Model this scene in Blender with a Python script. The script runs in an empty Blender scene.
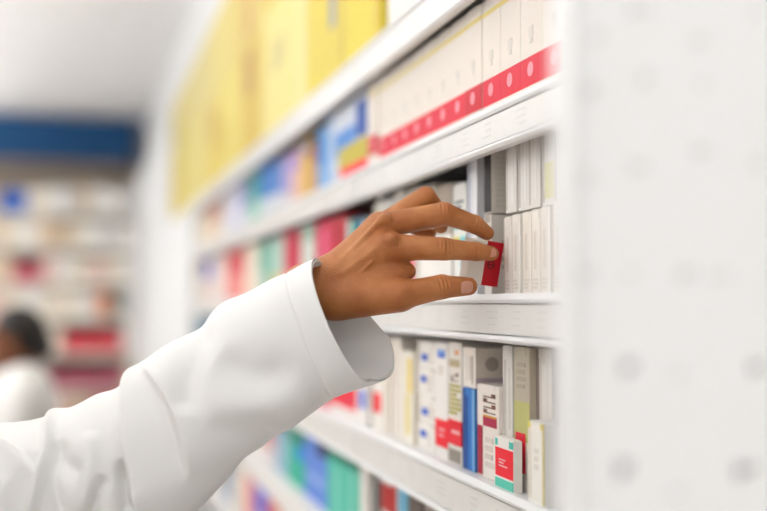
import bpy, bmesh, math, random
import numpy as np
from mathutils import Vector, Matrix

random.seed(7)
rng = np.random.default_rng(3)
S = bpy.context.scene
C = S.collection
EYE = 1.58                                   # camera height above the floor
F_PX = 50.0 / 36.0 * 767.0
YAW = math.radians(15.86)                    # camera turned towards the shelves
PITCH = math.atan(47.5 / F_PX)
CX, CY = 383.5, 255.5

# ------------------------------------------------------------------ camera frame
fwd = Vector((math.sin(YAW) * math.cos(PITCH), math.cos(YAW) * math.cos(PITCH), math.sin(PITCH)))
rgt = Vector((math.cos(YAW), -math.sin(YAW), 0))
upv = rgt.cross(fwd)


def at(px, py, depth):
    """point of the place, relative to the eye, at a given distance"""
    return fwd * depth + rgt * ((px - CX) / F_PX * depth) + upv * ((CY - py) / F_PX * depth)


def shelf_y(px, X):
    d = at(px, 255.5, 1.0)
    d2 = Vector((math.sin(YAW), math.cos(YAW))) + Vector((rgt.x, rgt.y)) * ((px - CX) / F_PX)
    return X * d2.y / d2.x


def shelf_z(px, py, X):
    lo, hi = -2.0, 2.0
    Y = shelf_y(px, X)
    for _ in range(40):
        m = (lo + hi) / 2
        p = Vector((X, Y, m))
        y = CY - p.dot(upv) / p.dot(fwd) * F_PX
        if y > py: lo = m
        else: hi = m
    return lo


# ------------------------------------------------------------------ materials
def lin(c):
    return tuple(((v / 255) / 12.92 if v / 255 <= 0.04045 else ((v / 255 + 0.055) / 1.055) ** 2.4) for v in c)


MATS = {}


def mat(col, rough=0.55, spec=0.35, noise=0.03, scale=60.0, name=None, bump=0.0):
    key = (tuple(col), rough, spec, noise, scale, bump)
    if key in MATS: return MATS[key]
    m = bpy.data.materials.new(name or 'surface_%d_%d_%d' % tuple(int(v) for v in col))
    m.use_nodes = True
    nt = m.node_tree
    b = nt.nodes['Principled BSDF']
    b.inputs['Roughness'].default_value = rough
    b.inputs['Specular IOR Level'].default_value = spec
    tc = nt.nodes.new('ShaderNodeTexCoord')
    nz = nt.nodes.new('ShaderNodeTexNoise'); nz.inputs['Scale'].default_value = scale
    nz.inputs['Detail'].default_value = 3
    nt.links.new(tc.outputs['Object'], nz.inputs['Vector'])
    mx = nt.nodes.new('ShaderNodeMix'); mx.data_type = 'RGBA'
    l = lin(col)
    mx.inputs[6].default_value = tuple(max(0, v * (1 - noise * 2)) for v in l) + (1,)
    mx.inputs[7].default_value = tuple(min(0.93, v * (1 + noise)) for v in l) + (1,)
    nt.links.new(nz.outputs['Fac'], mx.inputs[0])
    nt.links.new(mx.outputs[2], b.inputs['Base Color'])
    if bump:
        bp = nt.nodes.new('ShaderNodeBump'); bp.inputs['Strength'].default_value = bump
        bp.inputs['Distance'].default_value = 0.001
        nt.links.new(nz.outputs['Fac'], bp.inputs['Height'])
        nt.links.new(bp.outputs['Normal'], b.inputs['Normal'])
    MATS[key] = m
    return m


def emit(col, strength, name):
    m = bpy.data.materials.new(name); m.use_nodes = True
    nt = m.node_tree
    nt.nodes.remove(nt.nodes['Principled BSDF'])
    e = nt.nodes.new('ShaderNodeEmission')
    e.inputs['Color'].default_value = lin(col) + (1,); e.inputs['Strength'].default_value = strength
    nt.links.new(e.outputs[0], nt.nodes['Material Output'].inputs['Surface'])
    return m


def skin_mat(name, a, b, c):
    m = bpy.data.materials.new(name); m.use_nodes = True
    nt = m.node_tree; p = nt.nodes['Principled BSDF']
    tc = nt.nodes.new('ShaderNodeTexCoord')
    n1 = nt.nodes.new('ShaderNodeTexNoise'); n1.inputs['Scale'].default_value = 28; n1.inputs['Detail'].default_value = 4
    n2 = nt.nodes.new('ShaderNodeTexVoronoi'); n2.inputs['Scale'].default_value = 900
    n3 = nt.nodes.new('ShaderNodeTexNoise'); n3.inputs['Scale'].default_value = 260; n3.inputs['Detail'].default_value = 3
    for n in (n1, n2, n3): nt.links.new(tc.outputs['Object'], n.inputs['Vector'])
    r = nt.nodes.new('ShaderNodeValToRGB')
    r.color_ramp.elements[0].position = 0.25; r.color_ramp.elements[0].color = lin(a) + (1,)
    r.color_ramp.elements[1].position = 0.75; r.color_ramp.elements[1].color = lin(c) + (1,)
    e = r.color_ramp.elements.new(0.5); e.color = lin(b) + (1,)
    nt.links.new(n1.outputs['Fac'], r.inputs['Fac'])
    nt.links.new(r.outputs['Color'], p.inputs['Base Color'])
    ad = nt.nodes.new('ShaderNodeMath'); ad.operation = 'ADD'
    nt.links.new(n2.outputs['Distance'], ad.inputs[0]); nt.links.new(n3.outputs['Fac'], ad.inputs[1])
    bp = nt.nodes.new('ShaderNodeBump'); bp.inputs['Strength'].default_value = 0.5; bp.inputs['Distance'].default_value = 0.0008
    nt.links.new(ad.outputs[0], bp.inputs['Height']); nt.links.new(bp.outputs['Normal'], p.inputs['Normal'])
    p.inputs['Roughness'].default_value = 0.48
    p.inputs['Specular IOR Level'].default_value = 0.4
    p.inputs['Subsurface Weight'].default_value = 0.12
    p.inputs['Subsurface Radius'].default_value = (1.0, 0.35, 0.2)
    p.inputs['Subsurface Scale'].default_value = 0.004
    return m


def cloth_mat(name, col):
    m = bpy.data.materials.new(name); m.use_nodes = True
    nt = m.node_tree; p = nt.nodes['Principled BSDF']
    tc = nt.nodes.new('ShaderNodeTexCoord')
    w = nt.nodes.new('ShaderNodeTexNoise'); w.inputs['Scale'].default_value = 1400; w.inputs['Detail'].default_value = 2
    n = nt.nodes.new('ShaderNodeTexNoise'); n.inputs['Scale'].default_value = 40
    for k in (w, n): nt.links.new(tc.outputs['Object'], k.inputs['Vector'])
    bp = nt.nodes.new('ShaderNodeBump'); bp.inputs['Strength'].default_value = 0.12; bp.inputs['Distance'].default_value = 0.0004
    nt.links.new(w.outputs['Fac'], bp.inputs['Height']); nt.links.new(bp.outputs['Normal'], p.inputs['Normal'])
    p.inputs['Base Color'].default_value = lin(col) + (1,)
    p.inputs['Roughness'].default_value = 0.96
    p.inputs['Specular IOR Level'].default_value = 0.15
    p.inputs['Sheen Weight'].default_value = 0.15
    return m


# ------------------------------------------------------------------ object helpers
def link(name, me, parent=None, loc=(0, 0, 0), smooth=False):
    o = bpy.data.objects.new(name, me); C.objects.link(o)
    o.location = loc
    if parent is not None: o.parent = parent
    if smooth and me is not None:
        me.polygons.foreach_set('use_smooth', [True] * len(me.polygons))
    return o


def tag(o, label=None, cat=None, group=None, kind=None):
    if label: o['label'] = label
    if cat: o['category'] = cat
    if group: o['group'] = group
    if kind: o['kind'] = kind
    return o


def empty(name, loc, rotz=0.0):
    o = bpy.data.objects.new(name, None); C.objects.link(o)
    o.empty_display_size = 0.02
    o.location = loc; o.rotation_euler = (0, 0, rotz)
    return o


class MB:
    """collects shapes for one mesh, several materials"""
    def __init__(s): s.v = []; s.f = []; s.m = []; s.mats = []

    def mi(s, m):
        if m not in s.mats: s.mats.append(m)
        return s.mats.index(m)

    def add(s, vs, fs, m):
        o = len(s.v); k = s.mi(m)
        s.v += [tuple(v) for v in vs]
        for f in fs: s.f.append(tuple(i + o for i in f)); s.m.append(k)

    def box(s, a, b, m, bev=0.0):
        x0, y0, z0 = a; x1, y1, z1 = b
        if bev <= 0:
            vs = [(x, y, z) for x in (x0, x1) for y in (y0, y1) for z in (z0, z1)]
            s.add(vs, [(0, 1, 3, 2), (4, 6, 7, 5), (0, 4, 5, 1), (2, 3, 7, 6), (0, 2, 6, 4), (1, 5, 7, 3)], m)
            return
        bm = bmesh.new()
        r = bmesh.ops.create_cube(bm, size=1.0)
        for v in bm.verts:
            v.co = Vector(((x0 + x1) / 2 + v.co.x * (x1 - x0), (y0 + y1) / 2 + v.co.y * (y1 - y0), (z0 + z1) / 2 + v.co.z * (z1 - z0)))
        bmesh.ops.bevel(bm, geom=bm.edges[:], offset=bev, segments=2, affect='EDGES', profile=0.6)
        bm.verts.index_update()
        s.add([v.co[:] for v in bm.verts], [tuple(v.index for v in f.verts) for f in bm.faces], m)
        bm.free()

    def build(s, name, parent=None, loc=(0, 0, 0), smooth=False):
        me = bpy.data.meshes.new(name)
        me.from_pydata(s.v, [], s.f)
        for m in s.mats: me.materials.append(m)
        me.polygons.foreach_set('material_index', s.m)
        me.update()
        return link(name, me, parent, loc, smooth)


def profile_y(pts, y0, y1, m, mb):
    """closed (x, z) outline pulled along y"""
    n = len(pts)
    vs = [(x, y0, z) for x, z in pts] + [(x, y1, z) for x, z in pts]
    fs = [(i, (i + 1) % n, n + (i + 1) % n, n + i) for i in range(n)]
    fs += [tuple(range(n - 1, -1, -1)), tuple(range(n, 2 * n))]
    mb.add(vs, fs, m)


WHITE_METAL = mat((230, 230, 230), 0.35, 0.5, 0.01, name='white_enamelled_metal')
WHITE_WALL = mat((234, 235, 236), 0.7, 0.2, 0.015, 12, name='white_wall_paint')
CEIL = mat((240, 241, 242), 0.8, 0.1, 0.01, 8, name='ceiling_paint')
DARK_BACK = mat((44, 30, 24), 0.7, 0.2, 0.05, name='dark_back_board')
TICKET = mat((226, 224, 220), 0.3, 0.5, 0.02, name='clear_ticket_channel')
GREY_PRINT = mat((176, 174, 172), 0.6, 0.2, 0.05, name='grey_print')

# ------------------------------------------------------------------ the setting
H = EYE
CZ = 1.345           # ceiling above the eye
mb = MB()
FLOOR = mat((226, 214, 204), 0.35, 0.4, 0.03, 3, name='pale_vinyl_floor')
mb.box((-3.4, -3.0, -0.06), (1.2, 8.3, 0.0), FLOOR)
tag(mb.build('floor'), kind='structure')
mb = MB(); mb.box((-3.4, -3.0, H + CZ), (1.2, 8.3, H + CZ + 0.08), CEIL)
tag(mb.build('ceiling'), kind='structure')
mb = MB(); mb.box((-3.4, 8.16, 0), (1.2, 8.3, H + CZ), WHITE_WALL)
tag(mb.build('wall_far'), kind='structure')
mb = MB(); mb.box((-3.5, -3.0, 0), (-3.4, 8.3, H + CZ), WHITE_WALL)
tag(mb.build('wall_left'), kind='structure')
mb = MB()
mb.box((0.66, -3.0, 0), (0.78, 8.16, H + CZ), WHITE_WALL)
mb.box((0.37, 3.80, 0), (0.66, 4.8, H + 0.347), WHITE_WALL)
mb.box((0.37, 4.8, 0), (0.66, 8.16, H + 0.86), WHITE_WALL)      # boxed-out stretch past the shelving
mb.box((0.45, 0.5, H + 0.885), (0.66, 8.16, H + CZ), WHITE_WALL)  # bulkhead over the shelving
tag(mb.build('wall_right'), kind='structure')
mb = MB(); mb.box((0.352, 3.80, 0), (0.37, 8.0, 0.09), WHITE_METAL)
tag(mb.build('baseboard_right'), kind='structure')

# blue fascia sign board on the far wall
mb = MB()
mb.box((-2.4, 7.96, 0), (0.366, 8.158, 0.345), mat((24, 84, 138), 0.5, 0.3, 0.03, 4, name='blue_fascia'), 0.004)
fas = mb.build('fascia_board', None, (0, 0, H + 0.985))
tag(fas, 'plain dark blue fascia board running under the ceiling on the far wall', 'sign board')

# invented light panels out of view, added as fill shining down and up
FILL = emit((255, 253, 250), 2.05, 'fill_glow')
FILL_LEFT = emit((255, 253, 250), 4.6, 'left_fill_glow')  # stronger fill added from the left for the shelf fronts
FILL_FAR = emit((255, 253, 250), 2.8, 'far_fill_glow')
FILL_UP = emit((255, 254, 252), 12.6, 'upward_fill_glow')  # upward glow added to brighten the ceiling
for i, (lx, ly) in enumerate(((-0.35, -1.6), (-0.35, 0.2), (-0.35, 2.0), (-1.15, 3.7), (-1.45, 5.4), (-1.5, 7.0), (-2.5, -0.8), (-2.5, 0.8), (-2.5, 2.4), (-2.5, 4.4))):
    t = empty('added_fill_panel', (lx, ly, H + CZ))
    q = 0.0 if ly < 3 else 0.26
    names = ['nearest the camera', 'second along the shelf aisle', 'third along the shelf aisle', 'fourth along the shelf aisle', 'fifth along the shelf aisle',
             'sixth by the far wall', 'nearest by the left wall', 'second by the left wall', 'third by the left wall', 'farthest by the left wall']
    tag(t, 'added fill light panel out of view, with white frame, ' + names[i], 'ceiling light', 'added fill light panels')
    m = MB()
    m.box((-0.32, -0.62, -0.26 - q), (0.32, -0.59, -0.22 - q), WHITE_METAL); m.box((-0.32, 0.59, -0.26 - q), (0.32, 0.62, -0.22 - q), WHITE_METAL)
    m.box((-0.32, -0.59, -0.26 - q), (-0.29, 0.59, -0.22 - q), WHITE_METAL); m.box((0.29, -0.59, -0.26 - q), (0.32, 0.59, -0.22 - q), WHITE_METAL)
    m.build('frame', t)
    m = MB(); m.box((-0.288, -0.588, -0.255 - q), (0.288, 0.588, -0.244 - q), FILL_LEFT if lx < -2 else (FILL if ly < 3 else FILL_FAR)); m.build('fill_face', t)
    m = MB(); m.box((-0.288, -0.588, -0.238 - q), (0.288, 0.588, -0.225 - q), FILL_UP); m.build('upper_fill_face', t)
    for sy in (-0.6, 0.6):
        m = MB(); m.box((-0.004, sy - 0.004, -0.22 - q), (0.004, sy + 0.004, 0), WHITE_METAL); m.build('hanging_rod', t)

# ------------------------------------------------------------------ shelving bays
X0 = 0.37
TOPS = [0.348, 0.183, 0.007, -0.171, -0.335, -0.52]
FACE = [0.046, 0.041, 0.043, 0.049, 0.05, 0.05]


def bay(y0, y1, label, ztop):
    root = empty('shelving_bay', (X0, (y0 + y1) / 2, 0))
    tag(root, label, 'shelving unit', 'bays of white shop shelving')
    L0, L1 = -(y1 - y0) / 2, (y1 - y0) / 2
    for zt, fh in zip(TOPS, FACE):
        m = MB()
        m.box((0.006, L0 + 0.001, H + zt - 0.016), (0.262, L1 - 0.001, H + zt), WHITE_METAL)
        sh = m.build('shelf', root)
        m = MB()
        z = H + zt
        pts = [(0.0055, z - 0.0002), (0.0055, z - fh), (-0.004, z - fh), (-0.006, z - fh + 0.003), (-0.004, z - fh + 0.006), (0.0012, z - fh + 0.007),
               (0.0012, z - 0.008), (-0.003, z - 0.007), (-0.004, z - 0.004), (-0.001, z + 0.0015), (0.0055, z + 0.0015)]
        profile_y(pts[::-1], L0 + 0.001, L1 - 0.001, WHITE_METAL, m)
        rail = m.build('price_rail', sh)
        m = MB()
        m.box((-0.0022, L0 + 0.004, z - fh + 0.0075), (0.001, L1 - 0.004, z - 0.0085), TICKET)
        # faint small print on the paper strip
        yy = L0 + 0.05
        while yy < L1 - 0.06:
            w = random.uniform(0.022, 0.034)
            zc = z - fh / 2
            for k in range(3):
                m.box((-0.0025, yy, zc + 0.006 - k * 0.006), (-0.0021, yy + w * random.uniform(0.6, 1), zc + 0.0072 - k * 0.006),
                      mat((219, 217, 214), 0.6, 0.2, 0.03))
            yy += random.uniform(0.05, 0.12)
        m.build('ticket_strip', rail)
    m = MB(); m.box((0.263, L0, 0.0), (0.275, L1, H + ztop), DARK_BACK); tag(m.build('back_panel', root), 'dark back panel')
    for yy in (L0, L1 - 0.012)[0 if y0 < 1 else 1:]:
        m = MB(); m.box((0.03, yy, 0), (0.2628, yy + 0.012, H + ztop), WHITE_METAL)
        m.build('upright', root)
    m = MB(); m.box((0.01, L0 + 0.001, 0), (0.25, L1 - 0.001, 0.12), WHITE_METAL, 0.003); m.build('plinth', root)
    return root


bay(0.50, 1.437, 'white metal shelving bay nearest the camera, the one the hand reaches into', 0.346)
bay(1.4375, 3.79, 'long white metal shelving bay running blurred behind the hand to the pale wall', 0.346)


# ------------------------------------------------------------------ cartons
def decal(m, W, D, Hh, d, k=0):
    """W along y, D along x; face F looks at the aisle, S at the camera side, T up"""
    face, u0, u1, v0, v1, col = d[:6]
    e = 0.0002 + 0.00006 * k
    mm = mat(col, 0.5, 0.3, 0.02)
    if face == 'F':
        y0, y1 = W / 2 - u1 * W, W / 2 - u0 * W
        if len(d) > 6 and d[6] == 'disc':
            cy, cz, r = (y0 + y1) / 2, (v0 + v1) / 2 * Hh, abs(y1 - y0) / 2
            vs = [(-D / 2 - e * 2, cy + r * math.cos(a * math.pi / 8), cz + r * math.sin(a * math.pi / 8)) for a in range(16)]
            m.add(vs, [tuple(range(15, -1, -1))], mm)
            return
        m.box((-D / 2 - e, y0, v0 * Hh), (-D / 2 + e, y1, v1 * Hh), mm)
    elif face == 'S':
        x0, x1 = -D / 2 + u0 * D, -D / 2 + u1 * D
        if len(d) > 6 and d[6] == 'disc':
            cx, cz, r = (x0 + x1) / 2, (v0 + v1) / 2 * Hh, abs(x1 - x0) / 2
            vs = [(cx + r * math.cos(a * math.pi / 8), -W / 2 - e * 2, cz + r * math.sin(a * math.pi / 8)) for a in range(16)]
            m.add(vs, [tuple(range(16))], mm)
            return
        m.box((x0, -W / 2 - e, v0 * Hh), (x1, -W / 2 + e, v1 * Hh), mm)
    else:
        x0, x1 = -D / 2 + u0 * D, -D / 2 + u1 * D
        y0, y1 = -W / 2 + v0 * W, -W / 2 + v1 * W
        m.box((x0, y0, Hh - e), (x1, y1, Hh + e), mm)


def lines(face, u0, u1, v0, v1, n, col=(150, 145, 140)):
    """small print as rows of strokes"""
    out = []
    for k in range(n):
        a = v1 - (k + 0.15) * (v1 - v0) / n; b = v1 - (k + 0.75) * (v1 - v0) / n
        out.append((face, u0, u0 + (u1 - u0) * random.uniform(0.6, 1.0), b, a, col))
    return out


def upright_print(face, u0, u1, v0, v1, n, col):
    """bold letters running up the pack"""
    out = []
    st = (v1 - v0) / n
    for k in range(n):
        a = v0 + k * st
        w = (u1 - u0)
        out.append((face, u0, u1, a, a + st * 0.22, col))
        if k % 2: out.append((face, u0 + w * 0.7, u1, a, a + st * 0.75, col))
        else: out.append((face, u0, u0 + w * 0.3, a, a + st * 0.75, col))
    return out


def carton(label, y0, y1, xf, depth, z0, h, col, decals=(), near=False, group=None, cat='medicine box', rot=0.0,
           name='medicine_carton', rough=0.5, flapcol=None):
    W, D = y1 - y0, depth
    loc = (xf + D / 2, (y0 + y1) / 2, H + z0 + 0.0003)
    m = MB()
    body = mat(col, rough, 0.3, 0.02)
    m.box((-D / 2, -W / 2, 0), (D / 2, W / 2, h), body, min(0.0006, W * 0.08))
    for k_, d in enumerate(decals): decal(m, W, D, h, d, k_)
    if near:
        t = empty(name, loc, rot)
        m.build('carton_body', t)
        f = MB()
        fm = mat(flapcol or tuple(min(250, v + 3) for v in col), rough, 0.3, 0.02)
        # tucked lid with its rounded front lip
        f.box((-D / 2 + 0.0012, -W / 2 + 0.0012, h - 0.0002), (D / 2 - 0.0012, W / 2 - 0.0012, h + 0.0007), fm, 0.0003)
        f.box((-D / 2 - 0.0004, -W / 2 + W * 0.2, h - 0.0075), (-D / 2 + 0.0002, W / 2 - W * 0.2, h + 0.0006), fm)
        f.build('tuck_flap', t)
    else:
        t = m.build(name, None, loc)
        t.rotation_euler.z = rot
    return tag(t, label, cat, group)


def ink(c):
    m_ = sum(c) / 3
    k = 1.0 if max(c) - min(c) < 40 else 1.3
    return tuple(min(245, max(4, (m_ + (v - m_) * k) * (0.93 if k > 1 else 1))) for v in c)


def pxbox(label, p0, p1, ytop, z0, col, decals=(), xf=0.386, depth=0.11, near=False, group=None, zmax=None, zspan=None, gap=0.0012, **k):
    ya, yb = shelf_y(p1, xf), shelf_y(p0, xf)
    col = ink(col); decals = [d[:5] + (ink(d[5]),) + tuple(d[6:]) for d in decals]
    zt = shelf_z((p0 + p1) / 2, ytop, xf)
    if zmax is not None: zt = min(zt, zmax)
    return carton(label, ya + gap / 2, yb - gap / 2, xf, depth, z0, zt - z0, col, decals, near, group, **k)


ORD = ['first', 'second', 'third', 'fourth', 'fifth', 'sixth', 'seventh', 'eighth', 'ninth', 'tenth', 'eleventh', 'twelfth', 'thirteenth',
       'fourteenth', 'fifteenth', 'sixteenth', 'seventeenth']

# ---- upper shelf, near bay: the row with the red bands
y = 0.800
N = 13
step = (1.424 - y) / N
for i in range(N):
    far = i == N - 1
    mid = i == 4
    red = (210, 10, 40) if (far or mid) else (224, 24, 54)
    xf = 0.3825 if far else (0.3842 if mid else 0.385)
    v0, v1 = (0.17, 0.39) if far else (0.095, 0.318)
    dec = [('F', 0, 1, v0, v1, red),
           ('F', 0.34, 0.62, 0.19 + (0.07 if far else 0), 0.25 + (0.07 if far else 0), (240, 150, 164), 'disc'),
           ('F', 0, 1, 0.86, 0.90, (226, 208, 128)),
           ('F', 0.40, 0.60, 0.47, 0.55, (216, 209, 200)), ('F', 0.44, 0.56, 0.42, 0.46, (220, 213, 204))]
    lb = ('off-white carton with red band, %s from the panel in its upper shelf row' % ORD[i])
    if far: lb = 'off-white carton with deeper red band at the left end of the red-banded row'
    if mid: lb = 'off-white carton with deeper red band pulled slightly forward mid red-banded row'
    carton(lb, y + 0.0002, y + step - 0.0002, xf, 0.13, TOPS[1], 0.118, (230, 221, 211), dec, True, 'red-banded cartons on the upper shelf')
    y += step

# ---- upper shelf, far bay
U = TOPS[1]
UM = 0.299
rows = [
    ('white carton with blue corner, yellow stripe and red base beside the red-banded row', 334, 367.5, 95, (208, 214, 226),
     [('F', 0.68, 0.99, 0.48, 0.93, (4, 76, 150)), ('F', 0.02, 0.66, 0.36, 0.7, (100, 150, 208)), ('F', 0.14, 1, 0.19, 0.46, (196, 182, 84)),
      ('F', 0.2, 1, 0.0, 0.19, (238, 62, 84))]),
    ('slim pale blue carton left of the blue, yellow and red one', 327, 334, 118, (186, 204, 228), []),
    ('light blue carton with bright blue top on the upper shelf', 317.5, 327, 129, (132, 178, 222), [('F', 0.05, 0.95, 0.42, 0.92, (10, 132, 196))]),
    ('short brown carton under the dark gap of the upper shelf', 309, 317.5, 146, (196, 158, 120), [('F', 0, 1, 0.7, 1, (150, 96, 60))]),
    ('golden yellow carton with grey top on the upper shelf', 300, 309, 139, (218, 184, 100), [('F', 0, 1, 0.75, 0.95, (150, 140, 150))]),
    ('pinkish cream carton left of the golden yellow one', 291, 300, 150, (230, 196, 186), [('F', 0, 1, 0.6, 0.95, (190, 160, 200))]),
    ('lavender carton with pale base on the upper shelf', 281, 291, 156, (176, 164, 206), [('F', 0, 1, 0, 0.3, (206, 202, 208))]),
    ('mid blue carton with grey-white base right of the deeper blue one', 271, 281, 163, (92, 138, 196), [('F', 0, 1, 0, 0.4, (200, 204, 212))]),
    ('deep blue carton with grey-white base right of the teal one', 259, 271, 156, (48, 118, 184), [('F', 0, 1, 0, 0.38, (196, 204, 212))]),
    ('teal green carton with mint base on the upper shelf', 250, 259, 165, (40, 140, 128), [('F', 0, 1, 0, 0.5, (150, 200, 180))]),
    ('slate blue carton left of the teal green one', 241, 250, 172, (128, 146, 182), [('F', 0, 1, 0, 0.4, (198, 206, 210))]),
    ('pale lavender carton on the blurred left of the upper shelf', 232, 241, 180, (206, 200, 222), []),
    ('pale grey-blue carton between lavender and rose cartons on upper shelf', 223, 232, 186, (206, 212, 220), []),
    ('rose brown carton near the far end of the upper shelf', 214, 223, 190, (186, 140, 130), [('F', 0, 1, 0, 0.5, (226, 206, 190))]),
    ('beige carton second from the far end of the upper shelf', 205.5, 214, 190, (224, 204, 178), [('F', 0, 1, 0.6, 1, (190, 150, 130))]),
    ('cream carton at the far end of the upper shelf', 196.5, 205.5, 200, (232, 222, 206), []),
]
for lb, a, b, yt, col, dec in rows:
    pxbox(lb, a, b, yt, U, col, dec, depth=0.13, group='mixed cartons on the far upper shelf', zmax=UM, xf=0.384)

# ---- middle shelf, far bay
U = TOPS[2]
UM = 0.136
rows = [
    ('narrow white carton in the dark corner right of the blue and teal one', 362.5, 367, 222, (226, 226, 224), []),
    ('teal and blue carton just above the wrist on the middle shelf', 347, 362.5, 219, (208, 222, 222), [('F', 0.28, 0.62, 0.3, 1, (30, 146, 128)), ('F', 0.62, 1, 0.3, 1, (18, 84, 128))]),
    ('dark red carton between the teal one and the pink-red one', 334, 347, 216, (168, 18, 44), []),
    ('pink-red carton with paler centre on the middle shelf', 315, 334, 221, (198, 44, 86), [('F', 0.4, 0.7, 0.2, 0.9, (226, 118, 150)), ('F', 0, 1, 0, 0.3, (232, 150, 166))]),
    ('pale mint carton between two crimson cartons', 301, 315, 226, (206, 216, 206), [('F', 0, 1, 0.8, 1, (150, 186, 168))]),
    ('crimson carton with pink base left of the pale mint one', 284, 301, 230, (186, 36, 76), [('F', 0, 1, 0, 0.42, (230, 120, 132))]),
    ('mint carton with yellowish base left of a crimson one', 271, 284, 238, (180, 208, 196), [('F', 0, 1, 0, 0.4, (230, 206, 150))]),
    ('grey teal carton on the middle shelf', 259, 271, 243, (120, 182, 166), [('F', 0, 0.5, 0, 0.5, (190, 210, 200))]),
    ('cream carton between the grey teal and the red one', 244, 259, 240, (234, 218, 200), []),
    ('red carton with pink base on the blurred middle shelf', 227, 244, 247, (200, 70, 84), [('F', 0, 1, 0, 0.5, (234, 150, 146))]),
    ('cream carton left of the red one on blurred middle shelf', 213, 227, 252, (232, 216, 208), []),
    ('blue violet carton near the far end of the middle shelf', 203.5, 213, 256, (120, 122, 192), [('F', 0, 1, 0, 0.5, (214, 196, 190))]),
    ('beige carton at the far end of the middle shelf', 196.5, 203.5, 262, (224, 210, 194), []),
]
for lb, a, b, yt, col, dec in rows:
    pxbox(lb, a, b, yt, U, col, dec, depth=0.13, group='mixed cartons on the far middle shelf', zmax=UM, xf=0.384)

# ---- lower shelf, far bay (below and behind the sleeve)
U = TOPS[3]
UM = -0.044
rows = [
    ('white carton with two blue spots under the cuff', 357.5, 367.5, 345, (236, 232, 228), [('F', 0.2, 0.8, 0.2, 0.42, (66, 104, 204)), ('F', 0.3, 0.9, 0.56, 0.74, (70, 110, 204))]),
    ('white carton with a broad red base just below the sleeve', 331, 357.5, 340, (236, 230, 226), [('F', 0.0, 0.97, 0.12, 0.46, (218, 48, 78))]),
    ('pale pink carton half hidden below the sleeve', 312, 331, 336, (232, 214, 212), [('F', 0, 1, 0.0, 0.3, (226, 150, 160))]),
    ('dark teal blue carton showing just above the sleeve at the shelf end', 199, 213, 313, (30, 104, 150), [('F', 0, 0.5, 0, 1, (130, 160, 170))]),
]
for lb, a, b, yt, col, dec in rows:
    pxbox(lb, a, b, yt, U, col, dec, depth=0.13, group='cartons on the far lower shelf', zmax=UM, xf=0.384)

# ---- shelf under that, far bay
U = TOPS[4]
UM = -0.228
rows = [
    ('white carton at the right end of the teal row below the lower shelf', 360, 367.5, 450, (228, 224, 218), []),
    ('teal carton with dark green top, right one of the teal pair', 345, 360, 450, (92, 190, 170), [('F', 0, 1, 0.86, 1, (10, 116, 100)), ('F', 0.3, 0.55, 0.1, 0.8, (150, 214, 200))]),
    ('teal carton with dark green top, left one of the teal pair', 328, 345, 445, (96, 196, 176), [('F', 0, 1, 0.84, 1, (14, 128, 108)), ('F', 0.45, 0.7, 0.1, 0.75, (146, 212, 198))]),
    ('violet blue carton with navy corner left of the teal pair', 305, 328, 440, (112, 146, 214), [('F', 0.55, 1, 0.78, 1, (20, 44, 96)), ('F', 0.1, 0.9, 0.3, 0.42, (160, 184, 232))]),
    ('green teal carton with bright blue corner left of the violet blue one', 289, 305, 430, (66, 178, 152), [('F', 0, 1, 0.76, 1, (12, 120, 100)), ('F', 0.5, 1, 0.5, 0.76, (24, 140, 206))]),
    ('pale blue-grey carton below the sleeve', 276, 289, 430, (160, 190, 206), []),
    ('pink-topped carton below the sleeve', 263, 276, 430, (214, 160, 160), [('F', 0, 1, 0, 0.5, (216, 204, 206))]),
    ('cream white carton below the sleeve left of the pink-topped one', 248, 263, 430, (226, 220, 212), []),
    ('white carton second from left below the sleeve', 236, 248, 430, (230, 226, 220), []),
    ('grey teal carton at the sleeve edge low in the photo', 226, 236, 430, (110, 150, 152), [('F', 0, 1, 0, 0.35, (120, 150, 190))]),
]
for lb, a, b, yt, col, dec in rows:
    pxbox(lb, a, b, yt, U, col, dec, depth=0.13, group='cartons on the shelf below the lower shelf', zmax=UM, xf=0.384)
# ---- bottom-most row in view, far bay
U = TOPS[5]
rows = [
    ('white carton right of the orange red one in the lowest row', 281, 296, 480, (226, 220, 214), []),
    ('orange red carton low in the photo right of the violet blue one', 268, 281, 470, (214, 130, 112), []),
    ('violet blue carton in the lowest row in view', 256, 268, 470, (104, 118, 206), [('F', 0, 1, 0.3, 0.4, (220, 220, 235))]),
    ('pink carton in the lowest row in view', 246, 256, 470, (226, 160, 160), []),
    ('cream carton left of the pink one in the lowest row', 234, 246, 470, (226, 216, 200), []),
    ('grey blue carton in the lowest row in view', 224, 234, 470, (140, 160, 190), []),
    ('yellowish carton at the sleeve edge in the lowest row', 212, 224, 470, (222, 206, 160), []),
]
for lb, a, b, yt, col, dec in rows:
    pxbox(lb, a, b, yt, U, col, dec, depth=0.13, group='cartons in the lowest row in view', zmax=-0.395, xf=0.384)
# ---- below the lower shelf, near bay
U = TOPS[4]
rows = [
    ('black-edged white carton with dark red label under the price rail', 376, 397, 478, (228, 222, 218), [('F', 0, 0.26, 0.02, 1, (8, 6, 8)), ('F', 0.28, 0.98, 0.6, 1, (160, 0, 16))]),
    ('light blue carton right of the dark red label', 398, 407, 470, (140, 196, 220), []),
    ('dark taupe carton right of the light blue one', 408, 422, 470, (96, 84, 76), []),
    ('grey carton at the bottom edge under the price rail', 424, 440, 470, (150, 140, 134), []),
]
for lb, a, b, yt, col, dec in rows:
    pxbox(lb, a, b, yt, U, col, dec, depth=0.11, group='cartons under the lower price rail', zmax=-0.228, xf=0.386, near=True)

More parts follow.
